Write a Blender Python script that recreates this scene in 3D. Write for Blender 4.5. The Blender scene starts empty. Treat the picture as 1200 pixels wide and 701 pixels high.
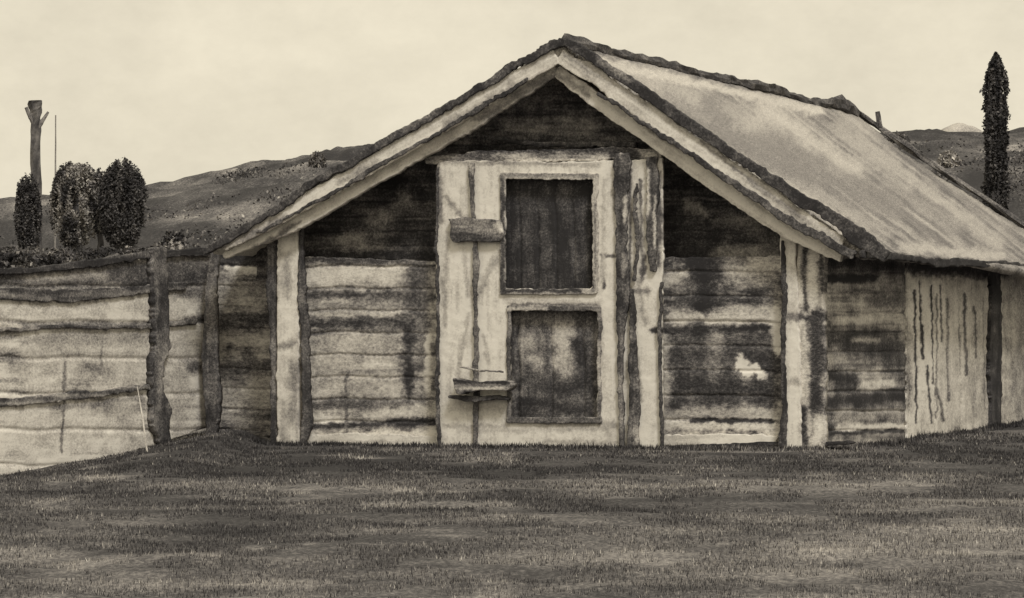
import bpy, math, random
import numpy as np
from mathutils import Vector, Matrix, noise as mn
random.seed(7); rng = np.random.default_rng(7)
S = bpy.context.scene; COL = S.collection
F = 4200.0; HY = 382.0; CX = 600.0; EYE = 1.6      # focal length in photo px, horizon row, eye height

# ------------------------------------------------------------ numpy noise
def _hash(ix, iy, seed):
    n = (ix.astype(np.int64)*374761393 + iy.astype(np.int64)*668265263 + seed*1442695041) & 0x7fffffff
    n = ((n ^ (n >> 13))*1274126177) & 0x7fffffff
    return ((n ^ (n >> 16)) & 0xffffff)/float(0xffffff)
def vn(x, y, seed=0):
    ix = np.floor(x); iy = np.floor(y); fx = x-ix; fy = y-iy
    fx = fx*fx*(3-2*fx); fy = fy*fy*(3-2*fy)
    a = _hash(ix, iy, seed); b = _hash(ix+1, iy, seed); c = _hash(ix, iy+1, seed); d = _hash(ix+1, iy+1, seed)
    return (a*(1-fx)+b*fx)*(1-fy)+(c*(1-fx)+d*fx)*fy
def fbm(x, y, seed=0, o=4):
    s = 0; a = .5; t = 0
    for i in range(o):
        s = s+a*vn(x*2**i+i*17.3, y*2**i-i*9.1, seed+i*31); t += a; a *= .55
    return s/t
def sm(e0, e1, x):
    t = np.clip((x-e0)/(e1-e0), 0, 1); return t*t*(3-2*t)

# ------------------------------------------------------------ materials
def wash(name, scale=45, amp=.30, blotch=1.6, bamp=.25, stretch=(1, 1, 1), rough=.95, bump=.25, lo=None, hi=None):
    m = bpy.data.materials.new(name); m.use_nodes = True
    nt = m.node_tree; N = nt.nodes; L = nt.links; b = N['Principled BSDF']
    b.inputs['Roughness'].default_value = rough; b.inputs['Specular IOR Level'].default_value = .15
    at = N.new('ShaderNodeAttribute'); at.attribute_name = 'tone'
    tc = N.new('ShaderNodeTexCoord'); mp = N.new('ShaderNodeMapping'); mp.inputs['Scale'].default_value = stretch
    L.new(tc.outputs['Object'], mp.inputs['Vector'])
    def nz(sc, det, ro=.6):
        n = N.new('ShaderNodeTexNoise'); n.inputs['Scale'].default_value = sc; n.inputs['Detail'].default_value = det
        n.inputs['Roughness'].default_value = ro; L.new(mp.outputs[0], n.inputs['Vector']); return n.outputs['Fac']
    def ma(op, a, c):
        n = N.new('ShaderNodeMath'); n.operation = op
        for i, v in enumerate((a, c)):
            if isinstance(v, (int, float)): n.inputs[i].default_value = v
            else: L.new(v, n.inputs[i])
        return n.outputs[0]
    g = nz(scale, 5, .85); bl = nz(blotch, 6, .65)
    t = ma('ADD', at.outputs['Fac'], ma('MULTIPLY', ma('SUBTRACT', g, .5), amp*2))
    t = ma('ADD', t, ma('MULTIPLY', ma('SUBTRACT', bl, .5), bamp*2))
    r = N.new('ShaderNodeValToRGB'); e = r.color_ramp.elements
    e[0].position = 0; e[0].color = hi or (.80, .762, .695, 1)
    e[1].position = 1; e[1].color = lo or (.036, .0345, .0365, 1)
    for p, c in ((.28, (.54, .507, .462, 1)), (.55, (.240, .225, .216, 1)), (.78, (.090, .0855, .087, 1))):
        x = e.new(p); x.color = c
    L.new(t, r.inputs[0]); L.new(r.outputs[0], b.inputs['Base Color'])
    bp = N.new('ShaderNodeBump'); bp.inputs['Strength'].default_value = bump; bp.inputs['Distance'].default_value = .02
    L.new(g, bp.inputs['Height']); L.new(bp.outputs[0], b.inputs['Normal'])
    return m
WHITE = wash('whitewashed_wood', 34, .50, 3.2, .30)
WOOD = wash('weathered_wood', 34, .80, 2.8, .42, (.7, .7, 1.1))
TAR = wash('tarred_wood', 34, .75, 3.0, .40)
ROOF = wash('weathered_roof', 34, .78, 1.6, .08)
GROUND = wash('dark_turf', 22, .65, .8, .16, (1, .35, 1), bump=.5)
GRASS = wash('grass_blades', 14, .22, .9, .16)
LEAF = wash('leaves', 8, .14, 1.0, .14)
BARK = wash('bark', 12, .25, 2, .15)
HILL = wash('hillside', 12, .75, .6, .34, (1, .35, 1))

# ------------------------------------------------------------ objects
def empty(name, loc=(0, 0, 0), rz=0, parent=None):
    o = bpy.data.objects.new(name, None); o.location = loc; o.rotation_euler = (0, 0, rz); COL.objects.link(o)
    o.empty_display_size = .3
    if parent: o.parent = parent
    return o
def tag(o, label=None, cat=None, group=None, kind=None):
    if label: o['label'] = label
    if cat: o['category'] = cat
    if group: o['group'] = group
    if kind: o['kind'] = kind
    return o
def world_mat(p):
    M = Matrix.Identity(4)
    while p is not None:
        M = Matrix.LocRotScale(p.location, p.rotation_euler, p.scale) @ M; p = p.parent
    return M
def mesh_obj(name, co, faces, mat, parent=None, tone=None, smooth=False):
    """co world coordinates (n,3); converted to the parent's frame"""
    co = np.asarray(co, float)
    if parent is not None:
        Mi = np.array(world_mat(parent).inverted()); co = co @ Mi[:3, :3].T + Mi[:3, 3]
    me = bpy.data.meshes.new(name); faces = np.asarray(faces, dtype=np.int32); k = faces.shape[1]
    me.vertices.add(len(co)); me.vertices.foreach_set('co', co.astype(np.float32).ravel())
    me.loops.add(faces.size); me.loops.foreach_set('vertex_index', faces.ravel())
    me.polygons.add(len(faces)); me.polygons.foreach_set('loop_start', np.arange(0, faces.size, k, dtype=np.int32))
    try: me.polygons.foreach_set('loop_total', np.full(len(faces), k, dtype=np.int32))
    except Exception: pass
    a = me.attributes.new('tone', 'FLOAT', 'POINT')
    t = np.zeros(len(co)) + (.5 if tone is None else tone)
    a.data.foreach_set('value', t.astype(np.float32))
    me.update(calc_edges=True); me.validate()
    if smooth: me.polygons.foreach_set('use_smooth', np.ones(len(faces), bool))
    me.materials.append(mat)
    o = bpy.data.objects.new(name, me); COL.objects.link(o)
    if parent: o.parent = parent
    return o

def ray(px, py):
    px = np.asarray(px, float); py = np.asarray(py, float)
    return np.stack([(px-CX)/F, np.ones_like(px), (HY-py)/F], -1)
CAM = np.array([0, 0, EYE])
class Plane:
    def __init__(s, p, n):
        s.p = np.array(p, float); s.n = np.array(n, float); s.n /= np.linalg.norm(s.n)
        if np.dot(s.n, CAM-s.p) < 0: s.n = -s.n          # normal looks to the camera's side
    def at(s, px, py):
        r = ray(px, py); t = np.dot(s.p-CAM, s.n)/(r @ s.n); return CAM+r*t[..., None]
    def off(s, d): return Plane(s.p+s.n*d, s.n)
def proj(p):
    p = np.asarray(p, float); return (CX+p[0]/p[1]*F, HY-(p[2]-EYE)/p[1]*F)

def inpoly(x, y, poly):
    r = np.zeros(x.shape, bool); n = len(poly)
    for i in range(n):
        x1, y1 = poly[i]; x2, y2 = poly[(i+1) % n]
        if y1 == y2: continue
        c = ((y1 > y) != (y2 > y)) & (x < (x2-x1)*(y-y1)/(y2-y1)+x1); r ^= c
    return r
def apply(t, X, Y, strokes, seed):
    nx_ = (fbm(X/9, Y/9, seed+5)-.5)*9; ny_ = (fbm(X/9, Y/9, seed+6)-.5)*9
    gr = fbm(X/3.0, Y/3.0, seed+7, 2)
    for k, (x0, y0, x1, y1, w, tn, *rest) in enumerate(strokes):
        soft = rest[0] if rest else .5
        q = min(1.25, .25+w/7); wx = X+nx_*q; wy = Y+ny_*q
        dx, dy = x1-x0, y1-y0; l = dx*dx+dy*dy+1e-9
        u = np.clip(((wx-x0)*dx+(wy-y0)*dy)/l, 0, 1)
        d = np.hypot(wx-x0-u*dx, wy-y0-u*dy)
        wl = w*(.75+.6*vn(u*7+k*3.1, u*0+k, seed+11))
        a = 1-sm(wl*(1-soft), wl*(1+soft*.8), d+(gr-.5)*w*.7)
        t = t*(1-a*.97)+tn*a*.97
    return t
SEED = [100]
def panel(name, parent, plane, poly, tone, thick, mat, strokes=(), holes=(), step=1.25, rag=2.0, planks=None,
          streak=None, mott=.12, relief=.006, thick_vec=None):
    """an irregular board, cut to an outline, with relief, thickness, weathering and, under the eaves, painted shade"""
    SEED[0] += 13; sd = SEED[0]
    xs = [p[0] for p in poly]; ys = [p[1] for p in poly]
    x0, x1, y0, y1 = min(xs)-3, max(xs)+3, min(ys)-3, max(ys)+3
    nx = int((x1-x0)/step)+1; ny = int((y1-y0)/step)+1
    gx = x0+np.arange(nx+1)*step; gy = y0+np.arange(ny+1)*step
    X, Y = np.meshgrid(gx, gy, indexing='ij')
    cx = X[:-1, :-1]+step/2; cy = Y[:-1, :-1]+step/2
    am = (.35+1.3*vn(cx/34+3, cy/34, sd+31))*rag
    wx = cx+(fbm(cx/24, cy/24, sd, 5)-.5)*am*1.9; wy = cy+(fbm(cx/24, cy/24, sd+1, 5)-.5)*am*1.9
    wx = wx+(fbm(cx/3.4, cy/3.4, sd+2, 2)-.5)*am*1.1; wy = wy+(fbm(cx/3.4, cy/3.4, sd+3, 2)-.5)*am*1.1
    m = inpoly(wx, wy, poly)
    for h in holes: m &= ~inpoly(wx, wy, h)
    T = np.zeros(X.shape)+tone+(fbm(X/14, Y/14, sd+2)-.5)*mott*3
    D = (fbm(X/8, Y/8, sd+4)-.5)*relief*2
    if streak == 'h': T += (fbm(X/55, Y/4.5, sd+3)-.5)*.62
    elif streak == 'v': T += (fbm(X/4.0, Y/50, sd+3)-.5)*.5
    elif streak:                                        # direction vector
        ax, ay = streak; T += (fbm((X*ax+Y*ay)/60, (X*ay-Y*ax)/2.8, sd+3)-.5)*.52; D += (fbm((X*ax+Y*ay)/60, (X*ay-Y*ax)/2.8, sd+3)-.5)*relief*2
    if planks:
        o, sp = planks; q = (Y if o == 'h' else X); other = (X if o == 'h' else Y)
        q = q+(fbm(other/40, q*0, sd+8, 2)-.5)*5
        idx = np.floor(q/sp); f = q/sp-idx
        g = 1-sm(.0, .10, np.minimum(f, 1-f)); D -= g*.018; T += g*.25*vn(other/15, idx, sd+9)
        T += (_hash(idx, idx*0, sd)-.5)*.16; D += (_hash(idx, idx*0, sd+1)-.5)*.012
    T = apply(T, X, Y, strokes, sd)
    if mat is WOOD: T = .45+(T-.45)*1.28
    T = np.clip(T, -.15, 1.1)
    jx = X+(fbm(X/2.2, Y/2.2, sd+20, 1)-.5)*step*.9; jy = Y+(fbm(X/2.2, Y/2.2, sd+21, 1)-.5)*step*.9
    idg = np.arange(X.size).reshape(X.shape); n = X.size
    a, b, c, d = idg[:-1, :-1], idg[1:, :-1], idg[1:, 1:], idg[:-1, 1:]
    mp = np.pad(m, 1); be = []
    for (di, dj, p, q) in ((-1, 0, a, d), (1, 0, c, b), (0, -1, b, a), (0, 1, d, c)):
        e = m & ~mp[1+di:1+di+m.shape[0], 1+dj:1+dj+m.shape[1]]; be.append(np.stack([p[e], q[e]], -1))
    be = np.concatenate(be); fx = jx.ravel().copy(); fy = jy.ravel().copy()
    cnt = np.bincount(be.ravel(), minlength=n).astype(float); bm_ = cnt > 0
    for _ in range(4):
        for arr in (fx, fy):
            sacc = np.bincount(be[:, 0], arr[be[:, 1]], n)+np.bincount(be[:, 1], arr[be[:, 0]], n)
            arr[bm_] = .4*arr[bm_]+.6*sacc[bm_]/cnt[bm_]
    jx = fx.reshape(X.shape); jy = fy.reshape(X.shape)
    P = plane.at(jx, jy)
    front = P+plane.n*D[..., None]
    tv = (-plane.n*thick) if thick_vec is None else np.array(thick_vec)
    back = P+tv
    idg = np.arange(X.size).reshape(X.shape); n = X.size
    a, b, c, d = idg[:-1, :-1], idg[1:, :-1], idg[1:, 1:], idg[:-1, 1:]
    ff = [np.stack([a[m], b[m], c[m], d[m]], -1), np.stack([d[m], c[m], b[m], a[m]], -1)+n]
    mp = np.pad(m, 1)
    for (di, dj, p, q) in ((-1, 0, a, d), (1, 0, c, b), (0, -1, b, a), (0, 1, d, c)):
        e = m & ~mp[1+di:1+di+m.shape[0], 1+dj:1+dj+m.shape[1]]
        ff.append(np.stack([p[e], q[e], q[e]+n, p[e]+n], -1))
    fa = np.concatenate(ff); co = np.concatenate([front.reshape(-1, 3), back.reshape(-1, 3)])
    tt = np.concatenate([T.ravel(), T.ravel()])
    used = np.unique(fa); rm = np.zeros(2*n, dtype=np.int64); rm[used] = np.arange(len(used))
    return mesh_obj(name, co[used], rm[fa][:, ::-1], mat, parent, tt[used])
def band(pts):
    """outline of a stroke: pts = (x, y, half width)"""
    L = []; R = []
    for i, (x, y, w) in enumerate(pts):
        a = pts[max(i-1, 0)]; b = pts[min(i+1, len(pts)-1)]
        dx, dy = b[0]-a[0], b[1]-a[1]; l = math.hypot(dx, dy); nx, ny = -dy/l, dx/l
        L.append((x+nx*w, y+ny*w)); R.append((x-nx*w, y-ny*w))
    return L+R[::-1]
def rect(x0, y0, x1, y1): return [(x0, y0), (x1, y0), (x1, y1), (x0, y1)]

def tube(name, pts, rad, mat, parent=None, tone=.7, seg=9, nz=.15, dens=6):
    """rough round timber or branch through world points"""
    pts = [Vector(p) for p in pts]; P = []; R = []
    for i in range(len(pts)-1):
        for j in range(dens): P.append(pts[i].lerp(pts[i+1], j/dens)); R.append(rad[i]+(rad[i+1]-rad[i])*j/dens)
    P.append(pts[-1]); R.append(rad[-1]); co = []; tn = []; k = random.random()*99
    for i, p in enumerate(P):
        t = (P[min(i+1, len(P)-1)]-P[max(i-1, 0)]).normalized()
        a = t.cross(Vector((0, 0, 1)) if abs(t.z) < .9 else Vector((1, 0, 0))).normalized(); b = t.cross(a)
        for s in range(seg):
            an = 2*math.pi*s/seg; v = a*math.cos(an)+b*math.sin(an)
            r = R[i]*(1+nz*2*mn.noise(Vector((v.x*1.5+k, v.y*1.5+i*.4, v.z+k))))
            co.append(p+v*r); tn.append(tone+.3*mn.noise(Vector((s*.8, i*.5, k))))
    f = []
    for i in range(len(P)-1):
        for s in range(seg):
            f.append((i*seg+s, i*seg+(s+1) % seg, (i+1)*seg+(s+1) % seg, (i+1)*seg+s))
    n = len(co); co += [P[0], P[-1]]; tn += [tone, tone]
    for s in range(seg):
        f.append((n, (s+1) % seg, s, s)); e = (len(P)-1)*seg; f.append((n+1, e+s, e+(s+1) % seg, e+(s+1) % seg))
    me = bpy.data.meshes.new(name)
    Mi = world_mat(parent).inverted() if parent else Matrix.Identity(4)
    me.from_pydata([Mi@Vector(c) for c in co], [], [tuple(dict.fromkeys(q)) for q in f])
    at = me.attributes.new('tone', 'FLOAT', 'POINT'); at.data.foreach_set('value', tn)
    me.materials.append(mat); me.update()
    o = bpy.data.objects.new(name, me); COL.objects.link(o)
    if parent: o.parent = parent
    return o
def slab(name, quad, vec, mat, parent, tone):
    a = [np.array(q, float) for q in quad]; v = np.array(vec, float)
    return mesh_obj(name, a+[q+v for q in a], [(0, 1, 2, 3), (7, 6, 5, 4), (0, 4, 5, 1), (1, 5, 6, 2), (2, 6, 7, 3), (3, 7, 4, 0)], mat, parent, tone)

# ------------------------------------------------------------ terrain
CREST = [(-900, 236), (0, 238), (120, 232), (170, 229), (215, 219), (262, 208), (300, 199), (350, 189), (395, 180), (470, 172),
         (700, 158), (900, 162), (1000, 160), (1040, 157), (1085, 158), (1150, 156), (1200, 152), (2400, 150)]
YC = 170.
def ground_h(X, Y):
    X = np.asarray(X, float); Y = np.asarray(Y, float)
    px = CX+X/YC*F
    cz = EYE+(HY-np.interp(px, [c[0] for c in CREST], [c[1] for c in CREST]))/F*YC
    up = sm(66, YC, Y)*.75+.25*np.clip((Y-66)/(YC-66), 0, 1)
    h = cz*up-sm(YC, 480, Y)*cz*1.0
    nzv = (fbm(X/7, Y/11, 3)-.5)*1.1*sm(72, 110, Y)*(1-sm(135, 165, Y)*.75); h = h+nzv
    t = np.clip((X+6.3)/2.92, -.6, 1); bank = -.295+.523*t
    w = sm(36, 45, Y)*(1-sm(56, 66, Y))*(1-sm(-3.9, -3.25, X))*sm(-14, -9, X)
    h = h+sm(120, 165, Y)*(1-sm(175, 230, Y))*((fbm(X/1.6, Y/3, 19, 4)-.5)*.9)
    h = h+bank*w
    h = h+(fbm(X*1.3, Y*1.1, 9, 3)-.5)*.07*(1-sm(60, 80, Y))
    return h
def gh(x, y): return float(ground_h(np.array([x]), np.array([y]))[0])
def hit(px, py, y0=60, y1=175):
    for Y in np.arange(y0, y1, .25):
        x = (px-CX)/F*Y; z = EYE+(HY-py)/F*Y
        if gh(x, Y) >= z: return x, float(Y), gh(x, Y)
    Y = 160.; x = (px-CX)/F*Y; return x, Y, gh(x, Y)
def proj_arr(X, Y, Z): return CX+X/Y*F, HY-(Z-EYE)/Y*F
def ground_tone(X, Y, Z):
    near = Y < 66
    t = .79+(fbm(X/1.1, Y/2.0, 41)-.5)*.42+(fbm(X/3.4, Y/4, 42)-.5)*.34+(fbm(X/.8, Y/.7, 47)-.5)*.35+.10*np.exp(-((Y-42)/4)**2)
    t = t-.22*np.exp(-((Y-25)/2.5)**2)*fbm(X/1.5, Y/1.2, 44)
    # worn pale patches in the turf
    t = t-.16*sm(.60, .72, fbm(X/.7, Y/1.6, 45))*(X < 0)
    h = .84+(fbm(X/5, Y/9, 51)-.5)*.45+(fbm(X/1.3, Y/5, 52)-.5)*.7
    h = h+.26*(1-sm(100, 145, Y))
    h = h+.12*sm(150, 168, Y)*(X > 12)
    w = sm(60, 70, Y); return np.clip(t*(1-w)+h*w, .05, 1)
def axis(lims):
    out = []
    for a, b, s in lims: out += list(np.arange(a, b, s))
    return np.array(out)
gx = axis([(-900, -60, 60), (-60, -12, 1.2), (-12, 12, .1), (12, 60, 1.2), (60, 960, 60)])
gy = axis([(-40, 16, 4), (16, 52, .14), (52, 180, .5), (180, 500, 10), (500, 3000, 100)])
X, Y = np.meshgrid(gx, gy, indexing='ij'); Z = ground_h(X, Y); T = ground_tone(X, Y, Z)
idg = np.arange(X.size).reshape(X.shape)
fa = np.stack([idg[:-1, :-1], idg[1:, :-1], idg[1:, 1:], idg[:-1, 1:]], -1).reshape(-1, 4)
cy = (Y[:-1, :-1]).reshape(-1)
def sub(name, mask, mat):
    f = fa[mask]; u = np.unique(f); rm = np.zeros(X.size, dtype=np.int64); rm[u] = np.arange(len(u))
    co = np.stack([X, Y, Z], -1).reshape(-1, 3)[u]
    return mesh_obj(name, co, rm[f], mat, None, T.ravel()[u], smooth=True)
tag(sub('ground', cy < 70, GROUND), kind='structure')
tag(sub('hill', cy >= 70, HILL), kind='structure')
# a far mound behind the right-hand hill
th = np.linspace(0, 2*np.pi, 49)[:-1]; rr = np.linspace(0, 1, 14); Ym = 330.
co = []; fc = []
mx, mz = (1126-CX)/F*Ym, EYE+(HY-146)/F*Ym
for i, r in enumerate(rr):
    for j, a in enumerate(th):
        co.append((mx+math.cos(a)*r*5.2, Ym+math.sin(a)*r*9, mz*(1-0.16*r**2)-(r**4)*7+.3*mn.noise(Vector((r*4*math.cos(a), r*4*math.sin(a), 2)))))
for i in range(13):
    for j in range(48): fc.append((i*48+j, (i+1)*48+j, (i+1)*48+(j+1) % 48, i*48+(j+1) % 48))
tag(mesh_obj('hill', co, fc, HILL, None, .36, True), kind='structure')

# ------------------------------------------------------------ leaves and grass
def leaves(name, cen, size, tone, mat, parent=None, upright=0.):
    cen = np.asarray(cen); n = len(cen); u = rng.normal(size=(n, 3)); v = rng.normal(size=(n, 3)); u[:, 2] += upright*rng.choice([-1, 1], n)
    u /= np.linalg.norm(u, axis=1)[:, None]; v -= u*(u*v).sum(1)[:, None]; v /= np.linalg.norm(v, axis=1)[:, None]
    s = size*(.6+.8*rng.random(n))[:, None]
    co = np.stack([cen-u*s, cen+v*s*.55, cen+u*s, cen-v*s*.55], 1).reshape(-1, 3)
    return mesh_obj(name, co, np.arange(4*n).reshape(-1, 4), mat, parent, np.repeat(tone, 4))
def blades(name, x, y, h, w, tone, mat):
    n = len(x); z = ground_h(x, y); a = rng.random(n)*np.pi; lx = rng.normal(size=n)*.35*h; ly = rng.normal(size=n)*.35*h
    dx, dy = np.cos(a)*w, np.sin(a)*w
    co = np.stack([np.stack([x-dx, y-dy, z-.02], -1), np.stack([x+dx, y+dy, z-.02], -1), np.stack([x+lx, y+ly, z+h], -1)], 1).reshape(-1, 3)
    return mesh_obj(name, co, np.arange(3*n).reshape(-1, 3), mat, None, np.repeat(tone, 3))
n = 210000
y = 20+33*rng.random(n)**1.15; x = (rng.random(n)-.5)*2*(y*.155+.6)
px = CX+x/y*F
bx, by = x-(640-CX)/F*47.2, y-47.2; bu = bx*math.cos(.3288)-by*math.sin(.3288); bv = bx*math.sin(.3288)+by*math.cos(.3288)
keep = ~((bv > -.12) & (bu > -4.6) & (bu < 3.75))
keep &= (fbm(x/.5, y/1.0, 71) > .42)
x, y = x[keep], y[keep]
hh = np.ones(len(x)); m_ = 9000
su = rng.random(m_)*12-4.4; sv = -.20-np.abs(rng.normal(size=m_))*.16; rt = su > 3.8
su2 = np.where(rt, 3.80+np.abs(rng.normal(size=m_))*.15, su); sv2 = np.where(rt, rng.random(m_)*15, sv)
wx_ = (640-CX)/F*47.2+su2*math.cos(.3288)+sv2*math.sin(.3288); wy_ = 47.2-su2*math.sin(.3288)+sv2*math.cos(.3288)
x = np.concatenate([x, wx_]); y = np.concatenate([y, wy_]); hh = np.concatenate([hh, 1+2.6*fbm(wx_*2.5, wy_*2, 77)*rng.random(m_)])
t = ground_tone(x, y, 0)+rng.normal(size=len(x))*.17+.12*(hh > 1)
tag(blades('grass', x, y, (.012+.026*rng.random(len(x)))*(y/34)**.5*hh, .010*(y/34), np.clip(t, .1, 1), GRASS), 'short dark turf covering the ground in front of the barn', 'grass', kind='stuff')
# scrub on the hill
n = 46000
y = 72+74*rng.random(n)**.8; x = np.where(rng.random(n) < .62, (rng.random(n)*560-40-CX)/F*y, (980+rng.random(n)*280-CX)/F*y)
dn = fbm(x/2.6, y/5, 81); k = dn > .55+.08*rng.random(n); x, y, dn = x[k], y[k], dn[k]
z = ground_h(x, y)+rng.random(len(x))*np.clip((dn-.48)*6, .1, 1.0)*.45
tag(leaves('scrub', np.stack([x, y, z], -1), .06, np.clip(.66+(dn-.5)*1.0+rng.normal(size=len(x))*.18, .1, 1), LEAF), 'rough scrub growing over the hillside behind the barn', 'scrub', kind='stuff')

# ------------------------------------------------------------ barn
D0 = 47.2; TH = math.atan(1433/F)
base = np.array([(640-CX)/F*D0, D0, 0]); U = np.array([math.cos(TH), -math.sin(TH), 0]); V = np.array([math.sin(TH), math.cos(TH), 0])
def GP(d): return Plane(base+V*d, V)                    # plane parallel to the gable, d metres inside
g0 = GP(0)
LEN = 15.6; OV = -.45
barn = empty('barn', tuple(base), -TH)
tag(barn, 'old timber barn with whitewashed central bay and broad pale pitched roof', 'barn')
gf = GP(OV)
A = gf.at(660, 50); BL = gf.at(246, 289); BR = gf.at(1016, 296)
A, BL, BR = [np.array(q) for q in (A, BL, BR)]
RL = LEN+.4
# roof: right slope seen in full, left slope turned away
nr = np.cross(BR-A, V); nr /= np.linalg.norm(nr); nr *= np.sign(nr[2])
nl = np.cross(BL-A, V); nl /= np.linalg.norm(nl); nl *= np.sign(nl[2])
roof = empty('roof', (0, 0, 0), 0, barn)
pr = Plane(A, nr)
ro = V*.07
quad = [proj(A+ro), proj(A+V*(RL-OV)), proj(BR+V*(RL-OV)), proj(BR+ro)]
print('roof quad', quad)
q0, q1, q2, q3 = quad
panel('roof_slope', roof, pr, [q0, q1, (q1[0]+60, q1[1]+50), q2, (q2[0]-60, q2[1]+1), (1130, 303), (1090, 301), (1050, 296), q3], .55, .12, ROOF, streak=(.80, .60), mott=.05,
      strokes=[(690, 78, 1000, 268, 6, .26, 1), (760, 98, 880, 150, 20, .38, 1), (850, 190, 960, 240, 8, .40, 1), (700, 72, 960, 130, 5, .26, .8),
               (900, 130, 1000, 200, 14, .32, 1), (985, 150, 1060, 220, 8, .42, 1), (1040, 215, 1120, 265, 7, .5, 1), (1010, 165, 1170, 285, 6, .40, 1),
               (1060, 290, 1175, 300, 6, .38, .8), (930, 205, 1040, 275, 6, .45, 1), (780, 130, 940, 200, 16, .58, 1), (900, 170, 1040, 240, 14, .56, 1), (830, 120, 850, 150, 10, .55, 1), (780, 110, 830, 140, 3, .5, .8), (870, 120, 860, 150, 4, .45, 1)],
      rag=1.3, relief=.015)
slab('roof_slope', [A, BL, BL+V*(RL-OV), A+V*(RL-OV)], -nl*.12, ROOF, roof, .3)
rp = [A+V*s for s in np.linspace(.0, RL-OV, 15)]
rid = [p+np.array([0, 0, .02+.05*(i in (8, 9))+.06*(i in (13,)) + .02*math.sin(i*2.1)]) for i, p in enumerate(rp)]
tube('ridge_cap', rid, [.07, .075, .06, .075, .06, .07, .06, .07, .085, .08, .06, .07, .08, .11, .09], TAR, roof, .82, nz=.5, dens=7)
pk = A+V*(RL-OV)+nr*.05
tube('vent_pipe', [pk+(BR-A)*.10+nr*-.02, pk+(BR-A)*.10+np.array([-.06, 0, .26])], [.05, .045], TAR, roof, .8, dens=4)
rb = A+V*(RL-OV+.01)
tube('verge_pole', [rb+nr*.02, rb+(BR-A)*.33+nr*.02, rb+(BR-A)*.66+nr*.02, rb+(BR-A)+nr*.02], [.05, .055, .05, .04], TAR, roof, .72, nz=.5, dens=8)
# dark rough verge on the front edge
gv = GP(OV-.09)
panel('verge', roof, gv, band([(236, 296, 3), (262, 283, 4), (330, 239, 4), (400, 196, 4.5), (470, 155, 4.5), (540, 117, 4), (600, 78, 4), (645, 54, 4.5), (668, 49, 4)]), .86, .10, TAR, rag=3.2,
      strokes=[(455, 160, 520, 120, 5, .65, 1), (270, 270, 300, 250, 4, .6, 1)])
panel('verge', roof, gv, band([(655, 47, 3), (682, 60, 6), (740, 98, 6), (800, 141, 6.5), (870, 188, 6), (930, 228, 7), (985, 262, 8), (1012, 284, 11), (1040, 303, 6)]), .9, .10, TAR, rag=3.4,
      strokes=[(700, 70, 740, 95, 3, .6, 1)])
# pale barge boards, outer and inner
gb = GP(OV-.04); gi = GP(OV+.10)
panel('bargeboard', barn, gb, band([(262, 291, 5), (330, 252, 9), (420, 202, 9), (520, 143, 10), (600, 95, 10), (652, 66, 9)]), .12, .06, WHITE, rag=2.2,
      streak=(.86, -.5), strokes=[(255, 292, 330, 258, 6, .5, 1), (470, 170, 505, 150, 5, .10, 1), (520, 150, 600, 100, 4, .5, 1), (400, 212, 440, 192, 5, .5, 1)])
panel('bargeboard', barn, gb, band([(655, 66, 9), (700, 92, 10), (780, 148, 11), (860, 205, 12), (930, 254, 12), (985, 287, 9)]), .16, .06, WHITE, rag=2.4,
      streak=(.82, .57), strokes=[(700, 85, 760, 125, 3, .4, 1), (880, 210, 950, 262, 4, .45, 1), (940, 268, 985, 282, 9, .40, 1), (660, 62, 700, 88, 5, .38, 1), (820, 165, 900, 228, 2.5, .5, 1)])
panel('rafter', barn, gi, band([(262, 300, 3), (300, 283, 6), (352, 258, 9), (430, 212, 9), (500, 173, 9), (560, 139, 8), (652, 80, 7)]), .10, .12, WHITE, rag=2.0,
      streak=(.86, -.5), strokes=[(560, 140, 650, 88, 6, .6, 1), (300, 290, 350, 262, 3, .6, 1), (500, 180, 560, 148, 4, .35, 1)])
panel('rafter', barn, gi, band([(652, 82, 7), (700, 118, 9), (760, 158, 10), (830, 207, 11), (900, 254, 11), (925, 272, 9), (985, 302, 5)]), .08, .12, WHITE, rag=2.0,
      streak=(.82, .57), strokes=[(652, 84, 690, 112, 6, .5, 1), (760, 150, 800, 175, 3, .5, 1)])
gk = GP(OV-.06)
panel('cover_strip', barn, gk, band([(300, 276, 2), (352, 246, 1.6), (430, 203, 2.6), (500, 163, 1.8), (560, 128, 2.6), (620, 92, 2)]), .82, .05, TAR, rag=3.2)
panel('cover_strip', barn, gk, band([(700, 108, 1.5), (760, 148, 2.5), (830, 196, 3.5), (880, 228, 4.5), (940, 268, 5), (1000, 300, 5)]), .85, .05, TAR, rag=3.6)
# dark boards set back under the gable, painted for the open loft's shaded interior
panel('loft_shade_boarding', barn, GP(.55), [(300, 318), (300, 296), (652, 74), (960, 290), (960, 330), (300, 330)], .76, .06, TAR, planks=('h', 17), streak='h', mott=.10,
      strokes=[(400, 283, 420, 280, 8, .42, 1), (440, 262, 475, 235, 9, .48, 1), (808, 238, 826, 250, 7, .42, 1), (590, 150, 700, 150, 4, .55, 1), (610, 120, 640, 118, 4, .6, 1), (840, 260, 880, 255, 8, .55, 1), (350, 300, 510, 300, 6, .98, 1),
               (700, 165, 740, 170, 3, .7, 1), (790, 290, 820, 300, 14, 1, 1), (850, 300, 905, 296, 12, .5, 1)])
# tie beam
panel('tie_beam', barn, GP(-.16), band([(498, 188, 4), (560, 184, 7), (640, 183, 7), (720, 180, 7), (775, 182, 6)]), .52, .14, WOOD, streak='h', rag=2.6,
      strokes=[(560, 176, 740, 175, 2.5, .85, 1), (610, 190, 720, 189, 3, .25, 1), (725, 180, 745, 183, 8, .85, .6)])
panel('cross_beam', barn, GP(.25), band([(548, 158, 2), (640, 170, 3), (745, 170, 3)]), .80, .12, TAR, streak='h', rag=2.5)
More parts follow.
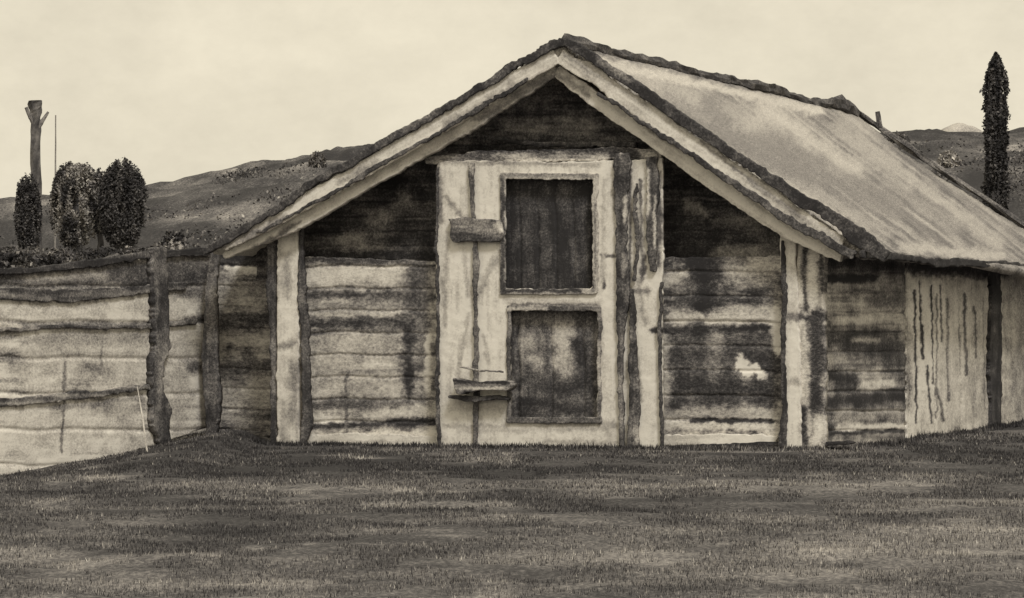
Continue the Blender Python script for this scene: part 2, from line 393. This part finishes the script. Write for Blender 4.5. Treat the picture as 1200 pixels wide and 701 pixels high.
# lower plank walls
panel('plank_wall', barn, GP(.06), [(342, 300), (420, 303), (516, 306), (516, 531), (342, 531)], .44, .06, WOOD, planks=('h', 26), streak='h', mott=.14,
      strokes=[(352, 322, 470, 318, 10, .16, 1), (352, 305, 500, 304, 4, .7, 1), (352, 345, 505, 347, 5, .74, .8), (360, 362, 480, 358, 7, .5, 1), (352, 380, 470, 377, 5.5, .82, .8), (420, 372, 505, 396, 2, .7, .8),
               (370, 410, 460, 405, 16, .38, 1), (370, 450, 470, 455, 14, .33, 1), (486, 306, 486, 400, 12, .66, 1), (478, 380, 480, 478, 7, .84, .9), (496, 330, 496, 430, 7, .62, 1), (502, 396, 500, 462, 4, .12, .8),
               (360, 476, 500, 470, 6, .62, 1), (370, 490, 405, 496, 6, .16, 1), (430, 485, 500, 482, 5, .25, 1), (350, 500, 508, 494, 4, .86, .8), (352, 514, 510, 508, 6, .10, 1), (352, 524, 510, 522, 4, .25, 1), (405, 440, 406, 520, 2, .6, 1)])
panel('plank_wall', barn, GP(.06), [(768, 302), (925, 300), (925, 531), (768, 531)], .56, .06, WOOD, planks=('h', 29), streak='h', mott=.15,
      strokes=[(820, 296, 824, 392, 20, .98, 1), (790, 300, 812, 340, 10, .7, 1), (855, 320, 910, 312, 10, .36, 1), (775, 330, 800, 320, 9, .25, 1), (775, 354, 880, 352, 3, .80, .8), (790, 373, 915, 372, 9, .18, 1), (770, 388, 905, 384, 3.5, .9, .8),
               (795, 415, 905, 415, 22, .74, 1), (800, 450, 900, 455, 14, .82, 1), (838, 395, 838, 440, 8, .5, 1), (868, 424, 878, 436, 7, -.05, .5), (884, 430, 893, 440, 5, -.02, .5), (907, 365, 912, 412, 6, .08, .8),
               (785, 470, 905, 468, 7, .76, 1), (780, 484, 910, 484, 5, .36, 1), (782, 497, 910, 502, 5, .15, 1), (812, 492, 905, 494, 2.2, .9, .7), (780, 513, 912, 514, 5, .14, 1), (785, 522, 850, 522, 4, .8, 1), (780, 395, 780, 470, 5, .35, 1)])
for sx in ((346, 511), (777, 912)):
    panel('sill_board', barn, GP(.0), band([(sx[0], 516, 6), ((sx[0]+sx[1])/2, 515, 7), (sx[1], 517, 6)]), .10, .05, WHITE, streak='h', rag=2.5, mott=.16)
# outer bay under the left eave
panel('plank_wall', barn, GP(.9), [(241, 296), (332, 290), (332, 512), (285, 512), (241, 512)], .50, .06, WOOD, planks=('h', 24), streak='h', mott=.15,
      strokes=[(240, 300, 325, 296, 11, .92, 1), (265, 314, 310, 318, 3, .12, .8), (250, 342, 325, 336, 8, .45, 1), (250, 378, 320, 374, 7, .78, 1), (255, 400, 318, 400, 9, .30, 1), (250, 432, 320, 428, 6, .68, 1), (255, 460, 318, 462, 14, .33, 1)])  # first dark stroke paints the shadow beneath the left eave
panel('eave_post', barn, GP(.4), band([(250, 296, 4), (246, 350, 6), (245, 420, 9), (247, 470, 9), (246, 524, 4)]), .78, .12, TAR, streak='v', rag=3, strokes=[(247, 330, 246, 380, 6, .6, 1)])
panel('corner_post', barn, GP(-.06), band([(318, 246, 5), (320, 300, 7), (320, 345, 6), (321, 400, 5), (322, 470, 5), (321, 530, 3)]), .86, .12, TAR, streak='v', rag=2.8, strokes=[(321, 400, 322, 460, 4, .6, 1)])
panel('corner_post', barn, GP(-.10), rect(325, 262, 350, 529), .13, .16, WHITE, streak='v', mott=.14, rag=2.2,
      strokes=[(336, 300, 336, 345, 6, .45, 1), (345, 430, 343, 490, 6, .5, 1), (332, 470, 330, 520, 3, .4, 1), (328, 405, 345, 402, 4, .55, 1), (337, 275, 336, 290, 4, 0, 1), (330, 360, 345, 380, 7, -.02, 1)])
panel('post_edging', barn, GP(-.12), band([(352, 268, 2), (354, 300, 3), (352, 345, 4.5), (358, 400, 4), (358, 470, 5), (360, 500, 6), (352, 520, 2.5)]), .84, .07, TAR, streak='v', rag=3)
panel('corner_post', barn, GP(-.08), rect(934, 272, 966, 529), .32, .16, WOOD, streak='v', mott=.2, rag=2.4,
      strokes=[(944, 290, 944, 360, 3, .78, .9), (958, 370, 957, 480, 9, .84, 1), (940, 480, 942, 520, 5, .88, 1), (952, 300, 953, 360, 5, .14, 1), (962, 290, 963, 340, 3, .7, 1), (935, 372, 965, 374, 4, .75, 1), (944, 385, 944, 470, 3, .3, 1)])
panel('corner_post', barn, GP(-.14), band([(922, 272, 9), (926, 350, 9), (928, 420, 9), (929, 528, 10)]), .06, .10, WHITE, streak='v', rag=2.2,
      strokes=[(915, 372, 940, 370, 5, .6, 1), (920, 450, 932, 448, 4, .3, 1)])
panel('post_edging', barn, GP(-.17), band([(917, 282, 2), (919, 340, 3), (917, 400, 2.5), (919, 470, 3), (917, 525, 5)]), .88, .06, TAR, streak='v', rag=3)
panel('sill_beam', barn, GP(-.05), band([(345, 527, 2.5), (420, 528, 2), (520, 526, 3), (640, 528, 2.5), (770, 526, 3), (900, 521, 3), (1000, 519, 2)]), .88, .20, TAR, streak='h', rag=2)

# whitewashed centre bay, standing proud, with its two openings
bay = empty('centre_bay', (0, 0, 0), 0, barn)
gw = GP(-.20)
upper = [(590, 207), (640, 205), (696, 209), (696, 335), (688, 341), (640, 339), (590, 338)]
lower = [(597, 362), (702, 362), (700, 488), (648, 494), (597, 490)]
panel('whitewashed_boards', bay, gw, [(512, 190), (560, 188), (640, 190), (722, 188), (776, 186), (776, 528), (512, 528)], .03, .07, WHITE, holes=[upper, lower], planks=None, streak='v', mott=.10, rag=2.0,
      strokes=[(514, 192, 516, 260, 3, .5, 1), (522, 230, 548, 265, 3.5, .45, 1), (524, 275, 522, 330, 3, .32, 1), (545, 300, 548, 345, 3, .3, 1), (585, 300, 560, 345, 5, .38, 1), (548, 370, 536, 440, 3, .38, 1), (520, 190, 700, 193, 3, .4, 1),
               (575, 190, 590, 188, 5, .5, 1), (520, 499, 590, 500, 3, .35, 1), (530, 478, 600, 482, 4, .25, 1), (540, 505, 720, 502, 4, .25, 1), (640, 496, 720, 498, 5, .40, 1), (590, 350, 700, 356, 3, .22, 1),
               (600, 357, 700, 358, 2.5, .6, 1), (745, 520, 640, 518, 3, .3, 1), (705, 300, 708, 338, 2, .75, .7), (704, 299, 722, 301, 2, .7, .8), (712, 215, 712, 290, 3, .1, 1), (700, 372, 712, 480, 5, .2, 1),
               (722, 186, 724, 250, 4, .8, 1), (744, 200, 746, 330, 5, .12, 1), (750, 210, 751, 240, 2, .85, .8), (745, 250, 746, 262, 2, .85, .8), (754, 300, 753, 330, 3, .8, .8), (748, 330, 756, 380, 3, .5, 1),
               (758, 335, 764, 380, 7, .05, 1), (758, 400, 760, 500, 8, .05, 1), (770, 200, 772, 310, 5, .72, 1), (765, 388, 776, 388, 3, .85, .8), (750, 215, 752, 300, 2.5, .6, 1), (738, 200, 738, 330, 2, .7, .9), (742, 395, 750, 470, 3, .55, 1), (520, 330, 522, 380, 3, .4, 1), (566, 395, 572, 425, 3, .35, 1), (736, 340, 760, 342, 4, .6, 1), (708, 210, 706, 330, 2, .25, 1), (548, 255, 585, 282, 5, .3, 1)])
panel('batten', bay, GP(-.27), band([(513, 195, 1.3), (511, 290, 1.4), (513, 350, 1.4), (512, 450, 1.8), (515, 538, 1.6)]), .80, .04, TAR, rag=2, step=1.0)
panel('batten', bay, GP(-.27), band([(551, 190, 3.5), (553, 235, 2.2), (556, 290, 2.5), (558, 310, 3.5), (556, 350, 1.6), (557, 400, 2.4), (558, 470, 3), (556, 540, 1.8)]), .74, .04, TAR, rag=2.2, step=1.0, strokes=[(551, 190, 552, 200, 3, .4, 1)])
panel('batten', bay, GP(-.27), band([(774, 330, 1.5), (772, 400, 1.8), (774, 470, 1.6), (776, 530, 1.8)]), .8, .04, TAR, rag=2, step=1.0)
panel('post', bay, GP(-.27), band([(729, 180, 8), (729, 230, 7), (728, 290, 6), (730, 345, 8), (727, 390, 3.5), (727, 440, 3), (728, 528, 2.5)]), .80, .06, TAR, streak='v', rag=3, mott=.15,
      strokes=[(733, 230, 733, 260, 2, .2, 1), (731, 300, 730, 325, 3, .45, 1)])
panel('post', bay, GP(-.27), band([(764, 184, 6), (764, 230, 7), (762, 290, 5), (766, 318, 3)]), .78, .06, TAR, streak='v', rag=3.2, mott=.2, strokes=[(759, 200, 760, 250, 2, .2, 1), (767, 230, 767, 290, 1.5, .3, 1)])
panel('post', bay, GP(-.27), band([(738, 340, 3), (742, 380, 3), (741, 430, 5), (743, 480, 6), (741, 530, 7)]), .80, .06, TAR, streak='v', rag=2.8, mott=.18, strokes=[(745, 500, 747, 520, 3, .4, 1)])
panel('rope', bay, GP(-.27), band([(744, 215, 1.5), (742, 250, 2.5), (748, 285, 2), (743, 330, 2)]), .78, .03, TAR, rag=3.4, step=1.0)
win = empty('window', (0, 0, 0), 0, bay)
panel('dark_opening_panel', win, GP(-.06), rect(584, 200, 702, 346), .93, .05, TAR, planks=('v', 21), streak='v', mott=.13,  # dark panel stands in for the unlit interior behind the opening
      strokes=[(634, 272, 638, 275, 3.5, .5, 1), (615, 230, 618, 300, 7, .84, 1), (660, 215, 665, 260, 9, .82, 1), (640, 250, 637, 310, 6, .82, 1), (672, 280, 676, 325, 5, .78, 1), (592, 212, 690, 214, 4, .95, 1), (640, 265, 690, 263, 2, .95, 1)])
panel('frame', win, GP(-.235), rect(586, 203, 700, 345), .35, .05, TAR, holes=[rect(592, 210, 694, 338)], rag=1.6, step=1.0,
      strokes=[(589, 206, 589, 340, 3, .85, .8), (590, 341, 680, 341, 2.5, .85, .8), (590, 205, 695, 206, 2.5, .55, 1), (697, 240, 697, 320, 1.5, .6, 1), (690, 322, 696, 338, 3, .7, 1)])
door = empty('door', (0, 0, 0), 0, bay)
panel('door_leaf', door, GP(-.08), rect(590, 355, 708, 500), .70, .05, TAR, planks=('v', 38), streak='v', mott=.2,
      strokes=[(605, 370, 690, 368, 5, .72, 1), (612, 400, 665, 395, 9, .36, 1), (660, 385, 660, 440, 10, .34, 1), (630, 385, 632, 440, 4, .65, 1), (685, 375, 685, 480, 9, .78, 1), (610, 445, 650, 450, 9, .80, 1),
               (610, 484, 640, 487, 8, .88, 1), (655, 470, 690, 472, 9, .72, 1), (620, 420, 650, 425, 6, .32, 1), (645, 458, 690, 450, 7, .9, 1), (608, 470, 690, 482, 6, 1, 1), (640, 380, 642, 440, 4, .75, 1), (674, 400, 690, 440, 6, 1, 1), (600, 370, 601, 480, 4, .75, 1)])
panel('frame', door, GP(-.235), rect(594, 358, 704, 496), .7, .05, TAR, holes=[rect(598, 364, 700, 489)], rag=2.2, step=1.0,
      strokes=[(594, 362, 640, 361, 3, .3, 1), (702, 400, 702, 450, 3, .35, 1)])
panel('hatch', bay, GP(-.30), [(526, 258), (545, 256), (588, 258), (590, 278), (582, 284), (552, 283), (530, 284)], .68, .10, TAR, streak='h', rag=3, strokes=[(530, 282, 585, 281, 2.5, .88, .8), (583, 263, 588, 268, 4, .15, 1), (530, 262, 570, 262, 3, .58, 1)])
# feed trough fixed to the boards
panel('trough', bay, GP(-.48), [(531, 443), (560, 448), (597, 446), (600, 452), (592, 459), (560, 457), (534, 462)], .55, .22, WOOD, streak='h', rag=2.4, strokes=[(532, 446, 596, 449, 1.8, .85, .8), (540, 456, 590, 455, 1.5, .3, 1)])
panel('trough_base', bay, GP(-.40), band([(524, 465, 1.5), (555, 467, 3.5), (594, 467, 2)]), .90, .16, TAR, rag=2.4)
panel('trough_rim', bay, GP(-.44), band([(538, 430, .9), (560, 434, 1.2), (590, 436, .9)]), .55, .04, TAR, rag=2, step=1.0)

# long side wall, receding to the right
UR = float(np.dot(np.array(g0.at(962, 500))-base, U)); pS = Plane(base+U*UR, U)
wt = lambda s: proj(base+U*UR+V*s+np.array([0, 0, 2.62])); wb = lambda s: proj(base+U*UR+V*s+np.array([0, 0, -.1]))
sj = 4.95
panel('side_wall', barn, pS, [wt(.02), wt(sj), wb(sj), wb(.02)], .52, .08, WOOD, planks=('h', 23), streak='h', mott=.2, rag=1.2,
      strokes=[(975, 306, 1060, 314, 8, .8, 1), (970, 328, 1025, 326, 4, .98, 1), (990, 375, 1020, 374, 4, .25, 1), (1025, 352, 1060, 350, 9, .62, 1), (975, 400, 1050, 410, 14, .82, 1), (1000, 398, 1030, 400, 3, .4, 1),  # first dark stroke paints eave shadow along the wall top
               (1000, 452, 1045, 450, 5, .12, 1), (970, 440, 1000, 450, 9, .9, 1), (970, 470, 1060, 466, 8, .88, 1), (985, 485, 1060, 484, 7, .45, 1), (985, 500, 1060, 500, 4, .10, 1), (975, 508, 1060, 505, 2, .9, 1)])
panel('side_wall', barn, pS, [wt(sj+.06), wt(LEN), wb(LEN), wb(sj+.06)], .22, .08, WOOD, planks=('v', 15), streak='v', mott=.18, rag=1.2,
      strokes=[(1085, 340, 1090, 480, 12, .12, 1), (1118, 345, 1120, 480, 14, .30, 1), (1148, 350, 1150, 480, 15, .36, 1), (1065, 312, 1180, 320, 8, .92, 1),  # last stroke on this line continues the painted eave shadow
               (1078, 330, 1082, 420, 1.3, .9, .8), (1092, 335, 1094, 450, 1.1, .88, .8), (1102, 335, 1104, 400, 1.1, .75, .8), (1072, 340, 1074, 495, 1.2, .85, .8), (1086, 430, 1092, 495, 1.4, .8, .8), (1130, 345, 1132, 440, 1.6, .7, .8),
               (1098, 455, 1106, 492, 1.6, .7, 1), (1142, 360, 1143, 420, 1.1, .7, .8), (1110, 350, 1112, 470, 1, .6, .8), (1124, 360, 1126, 440, .9, .55, .8), (1098, 345, 1098, 490, .9, .6, .8), (1152, 350, 1154, 480, .9, .55, .8), (1195, 340, 1200, 480, 20, .5, 1)])
panel('side_post', barn, Plane(base+U*(UR+.05), U), band([(1166, 296, 6), (1168, 350, 6.5), (1167, 420, 7), (1168, 500, 6)]), .92, .12, TAR, streak='v', rag=3)
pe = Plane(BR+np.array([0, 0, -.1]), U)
panel('eave_shade_board', barn, pe, band([(1012, 298, 5), (1050, 301, 4), (1090, 306, 3.5), (1130, 307, 4), (1175, 309, 3), (1225, 318, 3)]), .88, .06, TAR, streak='h', rag=3.6)  # dark fascia, its tone also painting the shade below the roof edge
# unseen walls
ZW = np.array([0, 0, 1.0]); UL = float(np.dot(np.array(g0.at(330, 500))-base, U))
cL, cR = base+U*UL, base+U*UR
apz = A-V*OV
slab('side_wall', [cL+V*.1, cL+V*LEN, cL+V*LEN+ZW*3.0, cL+V*.1+ZW*3.0], U*.08, WOOD, barn, .45)
mesh_obj('rear_wall', [cL+V*LEN, cR+V*(LEN-.1), cR+V*LEN+ZW*2.9, np.array([apz[0], apz[1], apz[2]-.25])+V*(LEN-.0), cL+V*LEN+ZW*3.0], [(0, 1, 2, 3, 4)], WOOD, barn, .5)

# ------------------------------------------------------------ fence on the left
P1 = np.array([(25-CX)/F*46, 46, 0]); P2 = np.array([(322-CX)/F*51, 51, 0]); fd = P2-P1; fn = np.array([-fd[1], fd[0], 0])
fP = Plane(P1, fn)
fence = empty('fence', tuple(P1)); tag(fence, 'weathered board fence with dark posts and rails left of the barn', 'fence')
panel('board_panel', fence, fP, [(-40, 320), (25, 318), (90, 312), (150, 306), (205, 300), (247, 297), (250, 500), (222, 508), (170, 526), (100, 545), (25, 563), (-40, 580)], .22, .05, WOOD, planks=('h', 42), streak='h', mott=.16, rag=2.5,
      strokes=[(-40, 328, 245, 312, 17, .74, 1), (30, 326, 120, 322, 5, .45, 1), (150, 335, 245, 325, 9, .8, 1), (205, 345, 245, 340, 8, .55, 1), (215, 375, 245, 374, 6, .7, 1), (225, 430, 245, 430, 6, .6, 1), (25, 362, 200, 358, 10, .26, 1), (25, 345, 120, 346, 8, .62, 1), (130, 368, 165, 372, 5, .08, 1), (30, 382, 180, 380, 3.5, .62, 1), (30, 400, 170, 395, 8, .42, 1), (40, 425, 160, 425, 16, .28, 1), (100, 430, 130, 440, 6, .45, 1),
               (25, 480, 120, 474, 3, .55, 1), (30, 510, 100, 500, 18, .22, 1), (77, 425, 72, 530, 1.6, .6, .8), (120, 400, 118, 440, 1.5, .5, 1), (140, 480, 160, 520, 14, .36, 1), (205, 420, 210, 440, 8, .12, 1), (208, 380, 210, 500, 9, .34, 1), (35, 560, 35, 480, 8, .2, 1)])
panel('rail', fence, fP.off(.04), band([(-40, 346, 7), (25, 345, 7), (90, 347, 7), (150, 342, 5), (220, 334, 5)]), .80, .07, TAR, streak='h', rag=3.2, strokes=[(120, 345, 180, 342, 4, .6, 1)])
panel('rail', fence, fP.off(.04), band([(-40, 388, 1.5), (25, 386, 2.2), (90, 382, 2), (150, 384, 1.5), (230, 378, 3.5)]), .68, .05, TAR, streak='h', rag=3)
panel('rail', fence, fP.off(.04), band([(-40, 474, 4), (25, 470, 4.5), (60, 466, 5), (110, 462, 4), (150, 457, 3), (190, 456, 3)]), .68, .07, TAR, streak='h', rag=3)
panel('post', fence, fP.off(.10), band([(188, 290, 8), (189, 340, 8), (190, 400, 9), (186, 440, 7), (190, 490, 10), (195, 520, 7)]), .74, .12, TAR, streak='v', rag=3.6, mott=.2, strokes=[(190, 428, 188, 455, 6, .5, 1)])
panel('rail', fence, fP.off(.05), band([(-40, 318, 4), (40, 317, 3), (110, 309, 5), (170, 300, 4), (247, 294, 5)]), .88, .07, TAR, streak='h', rag=3.2)
panel('post', fence, fP.off(.10), band([(-34, 320, 8), (-34, 570, 9)]), .74, .12, TAR, streak='v', rag=3)
# pale stake
sy = 44.; fpt = lambda x, y: ((x-CX)/F*sy, sy, EYE+(HY-y)/F*sy)
st = empty('stake', ((174-CX)/F*sy, sy, gh((174-CX)/F*sy, sy)))
tag(st, 'thin pale stake leaning against the board fence', 'stake')
a = Vector(st.location); top = Vector(fpt(152, 455)); top.y += .9
tube('stick', [a-Vector((0, 0, .1)), a.lerp(top, .5)+Vector((0, 0, .01)), top], [.011, .009, .007], WHITE, st, .3, nz=.2)

# ------------------------------------------------------------ trees
def tree(name, label, pxs, ybase, ytop, halfw, n, tmin, tmax, trunkw, tones, ring=False, Y=None, group=None, size=.048, column=False):
    if Y is None: x, Yb, z = hit(pxs, ybase)
    else: Yb = Y; x = (pxs-CX)/F*Yb; z = gh(x, Yb)
    k = Yb/F; zt = EYE+(HY-ytop)*k; zc0 = EYE+(HY-tmax)*k; zc1 = zt
    r = empty(name, (x, Yb, z)); tag(r, label, 'tree', group)
    c = Vector((x, Yb, z))
    tube('trunk', [c-Vector((0, 0, .3)), Vector((x+.05, Yb, z+(zc0-z)*.6)), Vector((x-.04, Yb, (zc0+zc1)/2)), Vector((x, Yb, zt-.25*(zt-zc0)))], [trunkw*k, trunkw*k*.8, trunkw*k*.6, trunkw*k*.15], BARK, r, .8, nz=.35)
    R = halfw*k; H = (zc1-zc0)/2; m = (zc0+zc1)/2
    for q in range(5):
        an = rng.random()*6.28; h0 = zc0+(zc1-zc0)*(.1+.12*q)
        tube('limb', [(x, Yb, h0), (x+math.cos(an)*R*.45, Yb+math.sin(an)*R*.45, h0+H*.3), (x+math.cos(an)*R*.75, Yb+math.sin(an)*R*.75, h0+H*.6)], [trunkw*k*.35, trunkw*k*.22, trunkw*k*.08], BARK, r, .8, seg=6, dens=3)
    p = rng.normal(size=(n, 3)); p /= np.linalg.norm(p, axis=1)[:, None]
    rad = rng.random(n)**(.22 if ring else .42)
    az = np.arctan2(p[:, 1], p[:, 0])
    lump = .86+.24*fbm(az*2.2+5, p[:, 2]*3+7, int(pxs)+3, 3)
    p = p*(rad*lump)[:, None]
    if column:
        hz = rng.random(n)*2-1; wd = np.clip(1-np.abs(hz)**9, 0, 1)*(.35+1.1*fbm(hz*7+4, az*1.3, 5)); rr_ = rng.random(n)**.5
        p = np.stack([np.cos(az)*rr_*wd, np.sin(az)*rr_*wd, hz*.95], -1)
    cl = fbm(p[:, 0]*3.2+9, p[:, 2]*3.2+p[:, 1]*2, int(pxs), 3); kp = cl > .38; p = p[kp]; cl = cl[kp]
    pos = np.stack([x+p[:, 0]*R*1.08, Yb+p[:, 1]*R, m+p[:, 2]*H*1.05], -1)
    tn = tones[0]+(cl-.45)*1.2*(tones[1])+rng.normal(size=len(pos))*.06
    leaves('crown', pos, size, np.clip(tn, .05, 1), LEAF, r)
    return r
GT = 'round trees along the slope at the left'
tree('round_tree', 'dark narrow tree at the far left, beneath the tall lopped trunk', 33, 302, 203, 15, 14000, 0, 303, 8, (.80, .8))
tree('round_tree', 'round tree with a pale airy crown, second from the left edge', 89, 304, 190, 30, 19000, 0, 290, 9, (.50, 1.3), ring=True)
tree('round_tree', 'dark round tree, the rightmost and fullest of the left-hand group', 144, 302, 187, 28, 28000, 0, 293, 11, (.78, .7))
tree('small_tree', 'small thin tree between the two round crowns on the left', 116, 302, 200, 11, 3500, 0, 275, 4, (.6, 1.0), size=.06)
tree('poplar', 'tall slender dark poplar at the right edge behind the barn roof', 1167, 300, 62, 15, 26000, 0, 345, 6, (.80, .9), Y=84, size=.042, column=True)
hd = empty('hedge', ((105-CX)/F*82, 82, gh((105-CX)/F*82, 82))); tag(hd, 'low dark ragged hedge running between the left-hand trees and the board fence', 'hedge')
n = 26000; hx = rng.random(n)*300-45; k = 82/F; top_ = 296-10*fbm(hx/14, hx*0, 5)-6*np.exp(-((hx-205)/30)**2); hy = top_+rng.random(n)**.8*44
kp = fbm(hx/8, hy/5, 15) > .36; hx = hx[kp]; hy = hy[kp]
leaves('foliage', np.stack([(hx-CX)*k, 82+rng.normal(size=len(hx))*.35, EYE+(HY-hy)*k], -1), .05, np.clip(.80+(fbm(hx/30, hy/4, 16)-.5)*.9+rng.normal(size=len(hx))*.13, .1, 1), LEAF, hd)
for q in range(9):
    bx_ = (-30+q*33-CX)*k; gz = gh(bx_, 82); tube('stem', [(bx_, 82, gz-.1), (bx_+.05, 82, EYE+(HY-305)*k)], [.04, .02], BARK, hd, .85, dens=4)
# lopped trunk
x, Yb, z = hit(42, 300); k = Yb/F; W = lambda px, py, dy=0: ((px-CX)*k, Yb+dy, EYE+(HY-py)*k)
lp = empty('lopped_tree', (x, Yb, z)); tag(lp, 'tall lopped tree trunk with two short forked stubs, at the far left', 'tree')
tube('trunk', [(x, Yb, z-.3), W(43, 250), W(42, 180), W(42, 140), W(41, 118)], [6.5*k, 6.3*k, 6*k, 5.5*k, 7.5*k], BARK, lp, .72, nz=.25)
tube('branch', [W(42, 150), W(36, 138, -.05), W(31, 126, -.1)], [3*k, 2.6*k, 2.2*k], BARK, lp, .62)
tube('branch', [W(44, 150), W(50, 141, .05), W(56, 131, .1)], [3*k, 2.4*k, 1.4*k], BARK, lp, .55)
x2 = (62-CX)*k; pol = empty('pole', (x2, Yb+.5, gh(x2, Yb+.5))); tag(pol, 'very thin bare pole beside the tall lopped trunk', 'pole')
tube('shaft', [(x2, Yb+.5, pol.location.z-.2), (x2+.02, Yb+.5, EYE+(HY-200)*k), (x2+.03, Yb+.5, EYE+(HY-134)*k)], [.03, .028, .022], BARK, pol, .5)
for i, (px_, py_, w_, h_, lab) in enumerate([(205, 300, 16, 22, 'low dark bush on the slope nearest the left eave of the barn'), (372, 196, 11, 12, 'small bush on the crest where the hill meets the left roof edge'),
        (1050, 168, 16, 9, 'low bush on the crest just right of the barn ridge'), (1112, 196, 16, 14, 'pale bush on the slope between the barn roof and the poplar'), (1095, 225, 18, 16, 'dark bush low on the slope above the right roof edge')]):
    x, Yb, z = hit(px_, py_); k = Yb/F; b = empty('bush', (x, Yb, z)); tag(b, lab, 'bush', 'bushes on the hillside')
    n = 1500; p = rng.normal(size=(n, 3)); p /= np.linalg.norm(p, axis=1)[:, None]; p *= (rng.random(n)**.4*(.7+.5*fbm(p[:, 0]*3+9, p[:, 2]*3+5, i)))[:, None]
    p[:, 2] = np.abs(p[:, 2])
    leaves('foliage', np.stack([x+p[:, 0]*w_*k, Yb+p[:, 1]*w_*k, z-.05+p[:, 2]*h_*1.5*k], -1), .10, np.clip([.8, .66, .7, .5, .75][i]+rng.normal(size=n)*.14, 0, 1), LEAF, b)
    tube('stem', [(x, Yb, z-.1), (x+.02, Yb, z+h_*k*.8)], [.05, .02], BARK, b, .8, dens=3)

# ------------------------------------------------------------ light and sky
EL, AZ = math.radians(48), math.radians(20)            # sun behind the camera's right shoulder
sd = Vector((math.sin(AZ)*math.cos(EL), -math.cos(AZ)*math.cos(EL), math.sin(EL)))
sun = bpy.data.lights.new('sun', 'SUN'); sun.energy = 1.3; sun.angle = math.radians(12); sun.color = (1, .97, .92)
so = bpy.data.objects.new('sun', sun); so.rotation_euler = sd.to_track_quat('Z', 'Y').to_euler(); COL.objects.link(so)
w = bpy.data.worlds.new('World'); S.world = w; w.use_nodes = True; nt = w.node_tree; N = nt.nodes; L = nt.links
bg = N['Background']; sky = N.new('ShaderNodeTexSky'); sky.sky_type = 'NISHITA'; sky.sun_disc = False
sky.sun_elevation = EL; sky.sun_rotation = math.atan2(sd.x, sd.y); sky.air_density = 1; sky.dust_density = 4
bw = N.new('ShaderNodeRGBToBW'); L.new(sky.outputs[0], bw.inputs[0])
tc = N.new('ShaderNodeTexCoord'); mp = N.new('ShaderNodeMapping'); mp.inputs['Scale'].default_value = (1, 1, 1.6); L.new(tc.outputs['Generated'], mp.inputs[0])
def cloud(s, d, r):
    n = N.new('ShaderNodeTexNoise'); n.inputs['Scale'].default_value = s; n.inputs['Detail'].default_value = d; n.inputs['Roughness'].default_value = r; L.new(mp.outputs[0], n.inputs['Vector']); return n.outputs['Fac']
def mth(op, a, b):
    n = N.new('ShaderNodeMath'); n.operation = op
    for i, v in enumerate((a, b)):
        if isinstance(v, (int, float)): n.inputs[i].default_value = v
        else: L.new(v, n.inputs[i])
    return n.outputs[0]
c1 = cloud(18, 5, .55); c2 = cloud(90, 4, .7)
ov = mth('ADD', 5.0, mth('ADD', mth('MULTIPLY', mth('SUBTRACT', c1, .5), 1.9), mth('MULTIPLY', mth('SUBTRACT', c2, .5), .9)))
lum = mth('ADD', mth('MULTIPLY', mth('MINIMUM', bw.outputs[0], 12.), .15), ov)
cm = N.new('ShaderNodeCombineColor'); 
for i, k in enumerate((1.0, .912, .718)): L.new(mth('MULTIPLY', lum, k), cm.inputs[i])
L.new(cm.outputs[0], bg.inputs['Color']); bg.inputs['Strength'].default_value = .115

cam = bpy.data.cameras.new('camera'); co_ = bpy.data.objects.new('camera', cam); COL.objects.link(co_)
co_.location = (0, 0, EYE); co_.rotation_euler = (math.pi/2, 0, 0); cam.sensor_width = 36; cam.lens = F/1200*36
cam.shift_y = (HY-350.5)/1200; cam.clip_end = 6000; cam.clip_start = .5; S.camera = co_
S.view_settings.view_transform = 'Standard'; S.view_settings.look = 'None'; S.view_settings.gamma = 1; S.view_settings.exposure = .37
S.render.engine = 'CYCLES'
